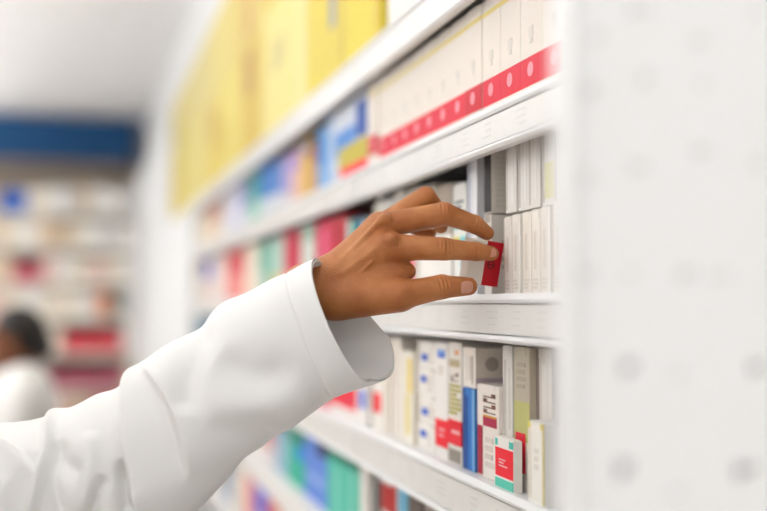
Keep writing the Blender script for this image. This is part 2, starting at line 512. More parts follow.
# ---- yellow cartons on the top shelf
U = TOPS[0]
yl = [
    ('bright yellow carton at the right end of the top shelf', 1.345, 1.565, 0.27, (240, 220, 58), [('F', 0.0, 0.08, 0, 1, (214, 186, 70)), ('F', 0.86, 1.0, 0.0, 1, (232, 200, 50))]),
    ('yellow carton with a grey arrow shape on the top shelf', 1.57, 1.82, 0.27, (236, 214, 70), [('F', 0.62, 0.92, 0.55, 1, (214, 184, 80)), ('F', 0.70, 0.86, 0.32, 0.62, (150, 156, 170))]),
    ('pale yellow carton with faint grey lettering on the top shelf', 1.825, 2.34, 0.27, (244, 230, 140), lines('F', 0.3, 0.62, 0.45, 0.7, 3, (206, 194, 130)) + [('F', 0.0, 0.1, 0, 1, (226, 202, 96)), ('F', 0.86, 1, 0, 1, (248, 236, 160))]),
    ('golden yellow carton behind the pale one on the top shelf', 2.345, 2.62, 0.26, (222, 190, 72), [('F', 0.2, 0.7, 0.55, 0.95, (196, 150, 70))]),
    ('soft yellow carton third from the far end of the top shelf', 2.625, 3.05, 0.26, (240, 222, 112), [('F', 0.1, 0.5, 0.2, 0.6, (226, 200, 84))]),
    ('golden carton with brownish patch second from the far end of the top shelf', 3.055, 3.4, 0.26, (232, 206, 92), [('F', 0.3, 0.8, 0.5, 0.9, (206, 166, 80))]),
    ('pale yellow carton at the far end of the top shelf', 3.405, 3.774, 0.26, (240, 226, 140), []),
]
yl += [('pale yellow carton standing over the boxed-out wall, nearer one', 3.81, 4.25, 0.26, (238, 222, 130), []), ('golden carton standing over the boxed-out wall, farther one', 4.26, 4.75, 0.26, (230, 206, 104), [])]
for i, (lb, a, b, h, col, dec) in enumerate(yl):
    col = tuple(v * 0.92 for v in col); dec = [d[:5] + (tuple(v * 0.92 for v in d[5]),) for d in dec]
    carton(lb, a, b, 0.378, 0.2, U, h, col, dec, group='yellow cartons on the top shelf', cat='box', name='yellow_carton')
yl2 = [
    ('yellow carton on the upper tier nearest the camera', 1.35, 1.80, (238, 216, 84), []),
    ('golden yellow upper-tier carton with a brown patch', 1.805, 2.28, (230, 204, 92), [('F', 0.3, 0.55, 0.1, 0.5, (200, 150, 84))]),
    ('straw yellow upper-tier carton left of the brown-patched one', 2.285, 2.80, (228, 206, 110), [('F', 0.4, 0.6, 0.1, 0.5, (196, 146, 80))]),
    ('light yellow upper-tier carton second from the far end', 2.805, 3.28, (236, 218, 124), []),
    ('pale straw upper-tier carton at the far end', 3.285, 3.77, (232, 216, 140), []),
]
yl2 += [('pale straw upper-tier carton over the boxed-out wall, nearer one', 3.81, 4.25, (234, 218, 136), []), ('straw yellow upper-tier carton over the boxed-out wall, farther one', 4.26, 4.75, (230, 210, 120), [])]
for lb, a, b, col, dec in yl2:
    col = tuple(v * 0.92 for v in col)
    carton(lb, a, b, 0.382, 0.19, U + 0.272, 0.24, col, dec, group='yellow cartons on the upper tier', cat='box', name='yellow_carton')

carton('white carton on the top shelf right of the yellow cartons, left one of two', 1.185, 1.335, 0.385, 0.15, TOPS[0], 0.14, (240, 233, 224), [('F', 0.2, 0.7, 0.6, 0.7, (222, 214, 206))], True, 'white cartons on the top shelf')
carton('white carton on the top shelf right of the yellow cartons, right one of two', 1.03, 1.18, 0.385, 0.15, TOPS[0], 0.14, (238, 232, 224), [('F', 0.2, 0.7, 0.6, 0.7, (222, 214, 206))], True, 'white cartons on the top shelf')
# ---- middle shelf, near bay
Z = TOPS[2]
g = 'thin white cartons on the middle shelf'
ya, yb = 0.818, shelf_y(503, 0.387)
n = 6
st = (yb - ya) / n
for i in range(n):
    tint = [(240, 234, 224), (236, 230, 222), (242, 236, 228), (238, 231, 220), (241, 236, 228), (237, 232, 224)][i]
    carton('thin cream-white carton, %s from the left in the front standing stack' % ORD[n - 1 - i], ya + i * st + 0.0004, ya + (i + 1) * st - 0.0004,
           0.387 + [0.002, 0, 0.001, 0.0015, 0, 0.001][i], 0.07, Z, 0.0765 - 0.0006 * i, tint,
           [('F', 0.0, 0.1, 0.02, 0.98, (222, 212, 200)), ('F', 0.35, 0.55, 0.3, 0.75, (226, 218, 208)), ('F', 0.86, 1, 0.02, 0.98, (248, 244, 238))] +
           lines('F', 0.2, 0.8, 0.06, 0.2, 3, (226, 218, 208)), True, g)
ya2, yb2 = 0.818, shelf_y(508, 0.395)
st = (yb2 - ya2) / 5
for i in range(5):
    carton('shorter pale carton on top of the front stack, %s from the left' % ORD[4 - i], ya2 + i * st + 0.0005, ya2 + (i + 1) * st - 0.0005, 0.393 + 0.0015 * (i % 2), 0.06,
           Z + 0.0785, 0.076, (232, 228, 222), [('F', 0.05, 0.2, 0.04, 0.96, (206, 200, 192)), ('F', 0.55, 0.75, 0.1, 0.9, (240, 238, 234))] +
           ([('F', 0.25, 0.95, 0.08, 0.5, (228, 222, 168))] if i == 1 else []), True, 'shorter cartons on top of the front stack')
# two grey-beige cartons seen end-on
lw = carton('grey-beige carton seen end-on behind the red box, lower of two', 0.984, 1.002, 0.3905, 0.11, Z, 0.0805, (232, 226, 218),
            lines('S', 0.1, 0.5, 0.3, 0.7, 4, (196, 188, 178)), True, 'grey-beige cartons seen end-on', flapcol=(170, 160, 150))
carton('grey-beige carton seen end-on, upper one with a dark edge', 0.984, 1.002, 0.3905, 0.11, Z + 0.082, 0.072, (230, 223, 212),
       [('F', 0, 1, 0.02, 0.98, (40, 32, 36))] + lines('S', 0.04, 0.9, 0.05, 0.95, 12, (222, 215, 204)), True, 'grey-beige cartons seen end-on')
mb = None
pxbox('tall slim blue-white carton beside the dark-edged grey-beige one', 468, 477.5, 140, Z, (222, 224, 230), [('F', 0.0, 0.3, 0, 1, (186, 190, 204)), ('F', 0.75, 1, 0, 1, (240, 240, 244))],
      xf=0.389, near=True, zmax=0.160, group='cartons behind the fingers')
pxbox('white carton with cyan bars and small print above the middle finger', 453, 467, 184, Z, (228, 228, 222),
      lines('F', 0.15, 0.9, 0.72, 0.86, 3, (130, 130, 130)) + [('F', 0.1, 0.6, 0.6, 0.625, (60, 180, 190)), ('F', 0.55, 0.95, 0.40, 0.53, (150, 214, 220)), ('F', 0.0, 0.5, 0.40, 0.53, (232, 222, 140)),
       ('F', 0.55, 0.9, 0.1, 0.22, (150, 214, 220)), ('F', 0.55, 0.9, 0.24, 0.3, (140, 200, 214))],
      xf=0.392, near=True, group='cartons behind the fingers')
pxbox('taupe carton behind the bent ring finger', 436, 452, 185, Z, (172, 160, 146), [('F', 0, 1, 0.0, 0.55, (238, 234, 228)), ('F', 0.5, 1, 0.38, 0.5, (236, 226, 150))], xf=0.394, near=True, group='cartons behind the fingers')
pxbox('taupe-topped white carton behind the knuckle', 420, 436, 186, Z, (176, 166, 152), [('F', 0, 1, 0, 0.6, (240, 236, 230))], xf=0.394, near=True, group='cartons behind the fingers')
pxbox('white carton with a pink-red spot seen between thumb and index finger', 406, 420, 188, Z, (206, 200, 190), [('F', 0.0, 0.6, 0.16, 0.34, (232, 70, 96)), ('F', 0, 1, 0.36, 0.6, (240, 236, 230))], xf=0.394, near=True, group='cartons behind the fingers')
pxbox('pale grey carton above the back of the hand', 394, 406, 190, Z, (212, 206, 198), [], xf=0.392, near=True, group='cartons behind the fingers')
pxbox('off-white carton with faint yellow print at the bay upright above the hand', 374, 394, 197, Z, (222, 218, 212), [('F', 0.1, 0.35, 0.5, 0.9, (222, 210, 160))], xf=0.39, near=True, zmax=0.137, group='cartons behind the fingers')

# ---- lower shelf, near bay
Z = TOPS[3]
g = 'cartons on the lower shelf'
ZM = -0.041
# left end, under the cuff
pxbox('white carton with a red square below the cuff', 373, 384.5, 350, Z, (240, 234, 226), [('F', 0.0, 0.72, 0.22, 0.46, (232, 62, 74))] + lines('F', 0.2, 0.8, 0.6, 0.9, 4, (224, 214, 204)), near=True, group=g, zmax=-0.05, xf=0.386)
pxbox('tall cream carton with grey edges right of the red square', 385, 391, 338, Z, (232, 222, 210), [('F', 0.8, 1, 0, 1, (190, 178, 164))], near=True, group=g, zmax=ZM, xf=0.388)
pxbox('cream carton with thin grey seam under the cuff', 391.5, 401, 338, Z, (238, 230, 220), [('F', 0.4, 0.5, 0, 0.9, (206, 194, 182)), ('F', 0.1, 0.36, 0.5, 0.8, (226, 216, 206))], near=True, group=g, zmax=ZM, xf=0.388)
pxbox('cream carton with a yellow stripe left of the blue-marked stack', 401.5, 415.5, 352, Z, (240, 234, 220), [('F', 0.45, 0.72, 0.55, 1, (236, 212, 92)), ('F', 0.3, 0.6, 0.1, 0.52, (240, 226, 160)), ('F', 0.9, 1, 0, 1, (186, 172, 150))], near=True, group=g, zmax=ZM, xf=0.386)
# stack of four small boxes with blue marks
ya, yb = shelf_y(434.5, 0.386), shelf_y(416.2, 0.386)
hh = 0.0305
for i in range(4):
    carton('small white carton with blue mark, %s from the bottom of its stack of four' % ORD[i] if i < 3 else 'small white carton with blue mark on top of its stack of four',
           ya + 0.0008, yb - 0.0008, 0.386 + [0, 0.002, 0.0005, 0.0015][i], 0.08, Z + i * (hh + 0.0011), hh, (240, 236, 230),
           [('F', 0.22, 0.56, 0.28 if i % 2 else 0.5, 0.55 if i % 2 else 0.78, (26, 84, 196)), ('F', 0.02, 0.1, 0.04, 0.96, (216, 206, 194)), ('F', 0, 1, 0.94, 1, (206, 196, 184))] +
           lines('F', 0.62, 0.92, 0.15, 0.85, 3, (222, 214, 206)), True, 'small blue-marked cartons in a stack of four')
pxbox('tall white carton with a blue logo square on top and a red band', 435, 447.5, 343, Z, (240, 236, 232),
      [('F', 0.2, 0.8, 0.87, 0.97, (50, 110, 210)), ('F', 0.3, 0.7, 0.90, 0.94, (150, 186, 236)), ('F', 0, 1, 0.10, 0.335, (226, 32, 58)), ('F', 0.3, 0.8, 0.24, 0.26, (244, 190, 196)), ('F', 0.3, 0.7, 0.19, 0.21, (244, 190, 196)), ('F', 0.3, 0.6, 0.72, 0.80, (224, 214, 206))],
      near=True, group=g, zmax=ZM, xf=0.384)
pxbox('tall white carton with brown letters, olive print and a red band', 448, 461.5, 343, Z, (236, 230, 222),
      [('F', 0.5, 0.8, 0.9, 0.95, (240, 190, 150))] + upright_print('F', 0.2, 0.75, 0.68, 0.76, 2, (110, 70, 54)) + [('F', 0.1, 0.85, 0.8, 0.86, (196, 182, 150))] +
      lines('F', 0.1, 0.95, 0.40, 0.66, 7, (176, 168, 90)) + [('F', 0, 1, 0.16, 0.36, (222, 34, 58)), ('F', 0.3, 0.9, 0.25, 0.28, (246, 196, 200)), ('F', 0.1, 0.9, 0.02, 0.12, (150, 140, 130))],
      near=True, group=g, zmax=ZM, xf=0.384)
# blue pack standing, grey carton lying across it
yb1 = shelf_y(462, 0.384); ya1 = shelf_y(474.5, 0.384)
carton('saturated blue carton standing under the grey-beige one with a round emblem', ya1 + 0.001, yb1 - 0.001, 0.384, 0.10, Z, 0.083, (26, 112, 196),
       [('F', 0, 0.42, 0, 1, (18, 74, 150)), ('F', 0.8, 1, 0, 1, (120, 176, 226))], True, g)
t = carton('grey-beige carton with a round emblem lying on the blue one', ya1 - 0.001, yb1 - 0.001, 0.3845, 0.085, Z + 0.0843, 0.040, (240, 228, 214),
           [('F', 0, 1, 0, 1, (238, 232, 224)), ('F', 0.72, 0.8, 0.1, 0.9, (120, 90, 76)), ('F', 0.55, 0.62, 0.2, 0.8, (170, 150, 140)), ('F', 0.3, 0.36, 0.15, 0.85, (210, 200, 190)),
            ('S', 0.0, 1, 0.04, 0.26, (214, 194, 202)), ('S', 0.12, 0.29, 0.5, 0.72, (190, 176, 164), 'disc'), ('S', 0.12, 0.29, 0.60, 0.64, (110, 100, 92))], True, g)
# white pack with brown letters
pxbox('white carton with brown letters, maroon patch and maroon edge', 476.5, 498.5, 386, Z, (240, 232, 224),
      upright_print('F', 0.3, 0.85, 0.70, 0.93, 4, (120, 86, 70)) + [('F', 0.3, 0.9, 0.56, 0.66, (168, 50, 82)), ('F', 0.3, 0.9, 0.66, 0.68, (214, 170, 90)), ('F', 0.05, 0.26, 0.02, 0.55, (164, 44, 72))] +
      lines('F', 0.4, 0.9, 0.1, 0.45, 4, (222, 212, 204)), near=True, group=g, zmax=ZM, xf=0.384)
pxbox('tall pale grey-white carton right of the emblem carton', 502, 512, 342, Z, (228, 224, 218), [('F', 0.15, 0.35, 0.1, 0.9, (206, 200, 192)), ('F', 0.6, 0.8, 0.4, 0.85, (216, 210, 204))], near=True, group=g, zmax=ZM, xf=0.3885)
# red and teal pack in front of the tall white one
yA, yB = shelf_y(514.5, 0.372), shelf_y(495, 0.372)
pxbox('white carton with a red panel and teal stripes in front of the tall pale one', 493.5, 512.5, 439, Z, (240, 236, 230),
      [('F', 0.04, 1, 0.24, 0.80, (230, 40, 62)), ('F', 0.04, 1, 0.84, 0.97, (96, 198, 186)), ('F', 0.04, 1, 0.0, 0.2, (110, 206, 186)), ('F', 0.25, 0.5, 0.5, 0.53, (246, 190, 196)), ('F', 0.25, 0.7, 0.44, 0.47, (246, 190, 196)), ('F', 0.25, 0.6, 0.56, 0.59, (246, 190, 196))],
      near=True, group=g, xf=0.3745, depth=0.009, gap=0.002)
pxbox('olive and beige carton with a red panel low on it', 513.3, 529, 345, Z, (196, 186, 166),
      [('F', 0, 1, 0.34, 0.62, (206, 204, 146)), ('F', 0, 1, 0, 0.34, (238, 232, 224)), ('F', 0.1, 0.75, 0.12, 0.40, (232, 62, 82))] + lines('F', 0.2, 0.8, 0.7, 0.9, 4, (180, 170, 152)), near=True, group=g, zmax=ZM, xf=0.3892)
pxbox('white carton with a yellow edge at the front right of the lower shelf', 527, 543, 423, Z, (242, 238, 230),
      [('F', 0, 1, 0.92, 1, (234, 222, 140)), ('F', 0.0, 0.2, 0.05, 0.92, (228, 220, 208)), ('F', 0.93, 1, 0, 1, (214, 200, 120))] + lines('F', 0.4, 0.8, 0.4, 0.7, 3, (226, 220, 212)), near=True, group=g, xf=0.374, depth=0.017)
pxbox('taupe-edged white carton beside the white panel on the lower shelf', 535.2, 551, 350, Z, (222, 214, 204), [('F', 0.0, 0.2, 0, 1, (150, 134, 126)), ('F', 0.4, 0.7, 0.1, 0.9, (236, 230, 224))], near=True, group=g, zmax=ZM, xf=0.396)

# ------------------------------------------------------------------ white end panel in the foreground
PY = 0.462
px_left = 0.228
ep = empty('end_panel', (0.45, PY, 0))
tag(ep, 'large white end panel with faint grey marks, blurred along the right edge', 'panel')
PANEL = mat((248, 248, 247), 0.45, 0.3, 0.01, 8, name='white_panel_laminate')
m = MB(); m.box((px_left - 0.45, 0, 0.0), (0.21, 0.018, H + 0.62), PANEL, 0.002); m.build('panel_board', ep)
marks = [(597, 38, 7, 6), (640, 10, 14, 6), (700, 42, 8, 5), (757, 12, 6, 5), (590, 92, 6, 11), (645, 80, 6, 9), (703, 85, 6, 4), (586, 178, 5, 10), (638, 168, 10, 6), (702, 152, 10, 6), (758, 165, 6, 6),
         (587, 275, 9, 7), (630, 274, 5, 5), (686, 275, 11, 7), (720, 277, 14, 3), (583, 361, 7, 9), (629, 368, 12, 13), (680, 374, 7, 4), (757, 368, 14, 11), (578, 448, 5, 6), (624, 470, 13, 17), (678, 492, 8, 4), (745, 471, 19, 14)]
INK = mat((150, 152, 152), 0.6, 0.2, 0.03, name='grey_ink')
INKP = mat((214, 214, 212), 0.6, 0.2, 0.03, name='pale_grey_ink')
for (x, yy, w, h) in marks:
    d = at(x, yy, 1.0)
    p = d * (PY / d.y)
    a, b = w / F_PX * PY * 0.62, h / F_PX * PY * 0.62
    X, Z0 = p.x - 0.45, H + p.z
    ink = INK if w * h > 110 else INKP
    if ink is INKP: a *= 1.5; b *= 1.5
    m = MB()
    # a short printed glyph: upright, bar and foot
    m.box((X - a, -0.0004, Z0 - b), (X - a * 0.3, 0.0, Z0 + b), ink)
    m.box((X - a * 0.3, -0.0004, Z0 - b * 0.25), (X + a, 0.0, Z0 + b * 0.3), ink)
    m.box((X + a * 0.4, -0.0004, Z0 + b * 0.3), (X + a, 0.0, Z0 + b), ink)
    m.build('printed_mark', ep)

m = MB(); m.box((px_left - 0.45 - 0.004, -0.003, 0.0), (px_left - 0.45, 0.021, H + 0.62), WHITE_METAL, 0.001); m.build('edge_strip', ep)

# ------------------------------------------------------------------ far wall shelving
fw = empty('shelving_bay', (-0.4, 7.75, 0))
tag(fw, 'white shelving bay on the far wall behind the dark-haired person', 'shelving unit', 'bays of white shop shelving')
FT = [0.62, 0.38, 0.14, -0.1, -0.34, -0.58, -0.82, -1.06]
for z in FT:
    m = MB(); m.box((-0.9, -0.14, H + z - 0.03), (0.76, 0.19, H + z), mat((232, 226, 216), 0.5, 0.3, 0.02)); m.build('shelf', fw)
m = MB(); m.box((-0.9, 0.19, 0), (0.76, 0.2, H + 0.95), mat((214, 200, 184), 0.7, 0.2, 0.03)); m.build('back_panel', fw)
for x in (-0.912, 0.76):
    m = MB(); m.box((x, -0.14, 0), (x + 0.008, 0.2, H + 0.95), WHITE_METAL); m.build('upright', fw)
m = MB(); m.box((-0.9, -0.14, H + 0.95), (0.76, 0.2, H + 0.975), mat((150, 136, 124), 0.6, 0.2, 0.02)); m.build('canopy', fw)
CN = {'cream': (236, 224, 206), 'white': (240, 236, 230), 'beige': (226, 204, 178), 'pale pink': (234, 200, 190), 'red': (214, 60, 76), 'blue': (10, 96, 196),
      'orange': (222, 140, 96), 'grey green': (140, 150, 146), 'rose': (196, 76, 100), 'magenta': (176, 60, 96), 'pale grey': (214, 212, 210), 'tan': (206, 180, 150)}
frow = [
    # boxes run left to right along the far wall: (colour, width)
    [('tan', .08), ('blue', .19), ('cream', .12), ('white', .13), ('pale grey', .1), ('tan', .08), ('white', .12), ('white', .1), ('pale grey', .1)],
    [('beige', .12), ('cream', .1), ('white', .1), ('beige', .12), ('tan', .1), ('cream', .1), ('white', .12), ('pale grey', .1), ('white', .12)],
    [('beige', .17), ('rose', .19), ('pale pink', .1), ('white', .1), ('cream', .12), ('pale pink', .1), ('cream', .1), ('white', .1)],
    [('pale pink', .12), ('cream', .12), ('white', .12), ('cream', .12), ('cream', .12), ('white', .12), ('orange', .1), ('grey green', .1), ('white', .06)],
    [('pale pink', .14), ('beige', .12), ('cream', .12), ('cream', .12), ('red', .2), ('red', .2), ('white', .08)],
    [('beige', .14), ('tan', .14), ('pale pink', .12), ('magenta', .18), ('magenta', .18), ('magenta', .16), ('cream', .06)],
    [('tan', .14), ('rose', .14), ('beige', .12), ('pale pink', .12), ('tan', .14), ('rose', .14), ('beige', .12)],
]
RN = ['top', 'second', 'third', 'fourth', 'fifth', 'sixth', 'seventh']
for r, row in enumerate(frow):
    x = -0.62
    cnt = {}
    tot = sum(0.098 if isinstance(i_, str) else i_[1] for i_ in row)
    for it in row:
        nm, w = (it, 0.098) if isinstance(it, str) else it
        w *= 0.982 / tot
        cnt[nm] = cnt.get(nm, 0) + 1
        h = random.uniform(0.17, 0.198)
        if nm in ('red',): h = 0.13
        if nm in ('magenta',): h = 0.10
        if nm == 'rose' and r == 2: h = 0.12
        if nm == 'blue': h = 0.14
        m = MB()
        m.box((-w / 2 + 0.003, -0.07, 0), (w / 2 - 0.003, 0.07, h), mat(CN[nm], 0.5, 0.3, 0.02), 0.002)
        m.box((-w / 2 + 0.02, -0.0705, h * 0.55), (w / 2 - 0.02, -0.069, h * 0.7), mat(tuple(min(245, v + 14) for v in CN[nm]), 0.5, 0.3, 0.02))
        o = m.build('far_carton', None, (x + w / 2, 7.69 + random.uniform(0, 0.02), H + FT[r] + 0.0004))
        tag(o, 'blurred %s carton on %s far-wall shelf, %s %s one from left' % (nm, RN[r], ORD[cnt[nm] - 1], nm), 'box', 'cartons on the far wall')
        x += w

# ------------------------------------------------------------------ implicit surfaces for the people
def surface_net(Fv, org, h):
    nx, ny, nz = Fv.shape
    ins = Fv < 0
    cs = (nx - 1, ny - 1, nz - 1)
    acc = np.zeros(cs + (3,)); cnt = np.zeros(cs)
    sl = lambda o, n: slice(o, n - 1 + o)
    corners = [(i, j, k) for i in (0, 1) for j in (0, 1) for k in (0, 1)]
    for a in corners:
        for ax in range(3):
            if a[ax]: continue
            b = list(a); b[ax] = 1
            fa = Fv[sl(a[0], nx), sl(a[1], ny), sl(a[2], nz)]; fb = Fv[sl(b[0], nx), sl(b[1], ny), sl(b[2], nz)]
            cr = (fa < 0) != (fb < 0)
            t = np.where(cr, fa / np.where(cr, fa - fb, 1), 0)
            for q in range(3):
                acc[..., q] += np.where(cr, a[q] + (t if q == ax else 0), 0)
            cnt += cr
    act = cnt > 0
    idx = -np.ones(cs, dtype=np.int64)
    cells = np.argwhere(act)
    idx[act] = np.arange(len(cells))
    V = (cells + acc[act] / cnt[act][:, None]) * h + np.array(org)
    quads = []
    # x edges
    def edge(ax):
        o1, o2 = [(1, 2), (2, 0), (0, 1)][ax]
        s0 = [slice(None)] * 3; s1 = [slice(None)] * 3
        s0[ax] = slice(0, -1); s1[ax] = slice(1, None)
        a = ins[tuple(s0)]; b = ins[tuple(s1)]
        e = np.argwhere(a != b)
        if not len(e): return
        ok = (e[:, o1] > 0) & (e[:, o2] > 0) & (e[:, o1] < cs[o1]) & (e[:, o2] < cs[o2])
        e = e[ok]
        flip = a[tuple(e.T)]
        def c(d1, d2):
            q = e.copy(); q[:, o1] -= d1; q[:, o2] -= d2
            return idx[tuple(q.T)]
        Q = np.stack([c(1, 1), c(0, 1), c(0, 0), c(1, 0)], 1)
        Q[~flip] = Q[~flip][:, ::-1]
        quads.append(Q)
    for ax in range(3): edge(ax)
    return V, np.concatenate(quads)


def rcone(P, a, b, ra, rb):
    a = np.array(a, float); b = np.array(b, float)
    ba = b - a
    L = max(float(ba @ ba), 1e-12)
    t = np.clip(((P - a) @ ba) / L, 0, 1)
    d = np.sqrt((((P - a) - t[..., None] * ba) ** 2).sum(-1))
    return d - (ra + (rb - ra) * t)


def ellip(P, c, r):
    q = (P - np.array(c, float)) / np.array(r, float)
    k0 = np.sqrt((q ** 2).sum(-1)); k1 = np.sqrt(((q / np.array(r, float)) ** 2).sum(-1)) + 1e-9
    return k0 * (k0 - 1) / k1


def smin(a, b, k):
    h = np.maximum(k - np.abs(a - b), 0) / k
    return np.minimum(a, b) - h * h * h * k / 6.0


def smax(a, b, k): return -smin(-a, -b, k)


def grid(lo, hi, h):
    n = [int(math.ceil((hi[i] - lo[i]) / h)) + 1 for i in range(3)]
    ax = [lo[i] + h * np.arange(n[i]) for i in range(3)]
    return np.stack(np.meshgrid(*ax, indexing='ij'), -1)


def np_mesh(name, V, Q, m, parent, loc=(0, 0, 0), smooth_it=2):
    me = bpy.data.meshes.new(name)
    me.from_pydata(V.tolist(), [], Q.tolist())
    me.materials.append(m)
    me.update()
    o = link(name, me, parent, loc, True)
    if smooth_it:
        md = o.modifiers.new('soften', 'SMOOTH'); md.factor = 0.5; md.iterations = smooth_it
    return o


# ---- the reaching hand: local frame in millimetres, x right, y up, z towards the viewer
HD = 0.985
MM = HD / F_PX * 1000.0                        # mm per pixel at that distance
ORX, ORY = 420.0, 255.0


def hp(px, py, z=0.0): return ((px - ORX) * MM, (ORY - py) * MM, z)


def hand_world(v):
    o = at(ORX, ORY, HD)
    v = np.asarray(v, float)
    R = np.array([rgt[:], upv[:], (-fwd)[:]])
    return np.array(o[:]) + (v / 1000.0) @ R


idx_ = [hp(386, 247, 2), hp(444, 249, 4), hp(477, 251.5, -10), hp(493.5, 253.5, -19)]
mid_ = [hp(380, 226, -12), hp(445, 213, -17), hp(477, 223.5, -27), hp(490.5, 232.5, -33)]
rin_ = [hp(372, 230, -26), hp(427, 194.5, -32), hp(443, 211, -46), hp(444, 225, -56)]
pin_ = [hp(358, 243, -38), hp(404, 219, -54), hp(420, 227, -62), hp(433, 232, -64)]
thm_ = [hp(342, 301, 2), hp(399, 295, 15), hp(441, 286.5, 11), hp(469, 286.5, -4)]
wri_ = (hp(318, 284, -10), hp(328, 303, -6))
P = grid((-136, -70, -86), (84, 78, 42), 0.85).astype(np.float32)
F_ = np.full(P.shape[:3], 1e3)


def U(d, k):
    global F_
    F_ = smin(F_, d, k)


# forearm inside the sleeve, wrist, metacarpals
fore0 = hp(222, 362, -12)
U(rcone(P, fore0, hp(310, 293, -9), 30, 22), 8)
U(rcone(P, hp(306, 289, -9), hp(326, 279.5, -10), 24, 20.5), 14)
U(rcone(P, hp(312, 296, -5), hp(333, 299, -4), 19, 18), 14)
for mc, r0, r1 in ((idx_[0], 17.5, 14.0), (mid_[0], 17, 13.2), (rin_[0], 17, 10.8), (pin_[0], 17, 11)):
    U(rcone(P, hp(325, 287, -10), mc, r0, r1), 14)
# heel of the thumb and the web
U(rcone(P, hp(334, 300, 0), thm_[1], 18, 14.0), 10)
U(rcone(P, hp(360, 285, 0), hp(396, 274, 2), 16, 11), 14)
U(rcone(P, hp(384, 272, 2), hp(408, 271.5, -1), 11, 7.5), 5)


def finger(ch, r, k0=8, kj=3):
    d = rcone(P, ch[0], ch[1], r[0], r[1])
    d = smin(d, rcone(P, ch[1], ch[2], r[1] * 0.97, r[2]), kj)
    d = smin(d, rcone(P, ch[2], ch[3], r[2] * 0.98, r[3]), kj)
    # a little waist in the middle of each bone, a fuller joint
    mid = [(np.array(ch[i]) + np.array(ch[i + 1])) / 2 for i in range(2)]
    for c, rr in zip(mid, (r[0] + r[1], r[1] + r[2])):
        q = np.sqrt(((P - c) ** 2).sum(-1))
        d = d + 0.55 * np.exp(-(q / (rr * 0.62)) ** 2)
    return d


gi = finger(idx_, (13.0, 10.6, 8.8, 6.9)); gm = finger(mid_, (12.4, 11.2, 8.9, 6.8))
gr = finger(rin_, (10.8, 9.6, 8.4, 6.8)); gp = finger(pin_, (10.4, 8.6, 7.4, 6.2))
gt = finger(thm_, (16, 13.6, 11.3, 8.3))
fing = smin(smin(gi, gm, 1.6), smin(gr, gp, 1.6), 1.6)
F_ = smin(F_, gi, 9); F_ = smin(F_, gm, 6); F_ = smin(F_, gr, 6); F_ = smin(F_, gp, 6); F_ = smin(F_, gt, 9)
# knuckles, tendons
for c, r in ((hp(392, 239, 13.5), 6.0), (hp(385, 219, 0), 5.0), (hp(374, 221, -14), 4.5)):
    F_ = smin(F_, np.sqrt(((P - np.array(c)) ** 2).sum(-1)) - r, 7)
for a, b in ((hp(336, 278, 9), hp(388, 241, 13)), (hp(334, 270, 6), hp(380, 221, 2)), (hp(331, 264, -3), hp(368, 223, -12))):
    F_ = smin(F_, rcone(P, a, b, 1.9, 2.4), 4.5)
# vein over the back of the hand
F_ = smin(F_, rcone(P, hp(350, 283, 11), hp(372, 262, 14.0), 1.0, 0.9), 4.0)
# knuckle creases
def creases(c, axis, n, per, amp, rad):
    global F_
    c = np.array(c); ax = np.array(axis, float); ax /= np.linalg.norm(ax)
    q = P - c
    t = q @ ax
    r2 = (q ** 2).sum(-1)
    F_ = F_ + amp * (0.5 + 0.5 * np.cos(2 * np.pi * t / per)) * np.exp(-r2 / (rad * rad))
creases(hp(446, 245, 13), np.array(idx_[2]) - np.array(idx_[0]), 3, 3.6, 1.9, 7.5)
creases(hp(478, 249, -2), np.array(idx_[3]) - np.array(idx_[1]), 3, 3.0, 1.4, 5.5)
creases(hp(446, 206, -9), np.array(mid_[2]) - np.array(mid_[0]), 3, 3.6, 1.8, 7.5)
creases(hp(477, 221, -19), np.array(mid_[3]) - np.array(mid_[1]), 3, 3.0, 1.4, 5.5)
creases(hp(443, 282, 21), np.array(thm_[3]) - np.array(thm_[1]), 3, 3.6, 1.8, 7.5)
# web crease between thumb and index finger
for a, b, r in ((hp(417, 277, 10), hp(403, 268, 13), 0.8), (hp(416, 279, 9), hp(399, 276, 14), 0.8)):
    F_ = smax(F_, -(rcone(P, a, b, r * 2.0, r * 0.6)), 1.6)
V, Q = surface_net(F_, (-136, -70, -86), 0.85)
hand_V, hand_Q = hand_world(V), Q

SKIN = skin_mat('brown_skin', (160, 90, 46), (180, 112, 62), (200, 136, 84))
SKIN2 = skin_mat('dark_brown_skin', (104, 60, 36), (120, 70, 42), (132, 80, 50))
NAIL = mat((204, 146, 124), 0.28, 0.5, 0.02, name='fingernail')
COAT = cloth_mat('white_coat_cotton', (238, 237, 235))
HAIR = mat((20, 13, 11), 0.45, 0.4, 0.1, 200, name='black_hair')
TROUSER = mat((46, 50, 62), 0.8, 0.1, 0.05, name='dark_trousers')
SHOE = mat((38, 34, 34), 0.5, 0.3, 0.05, name='dark_shoes')


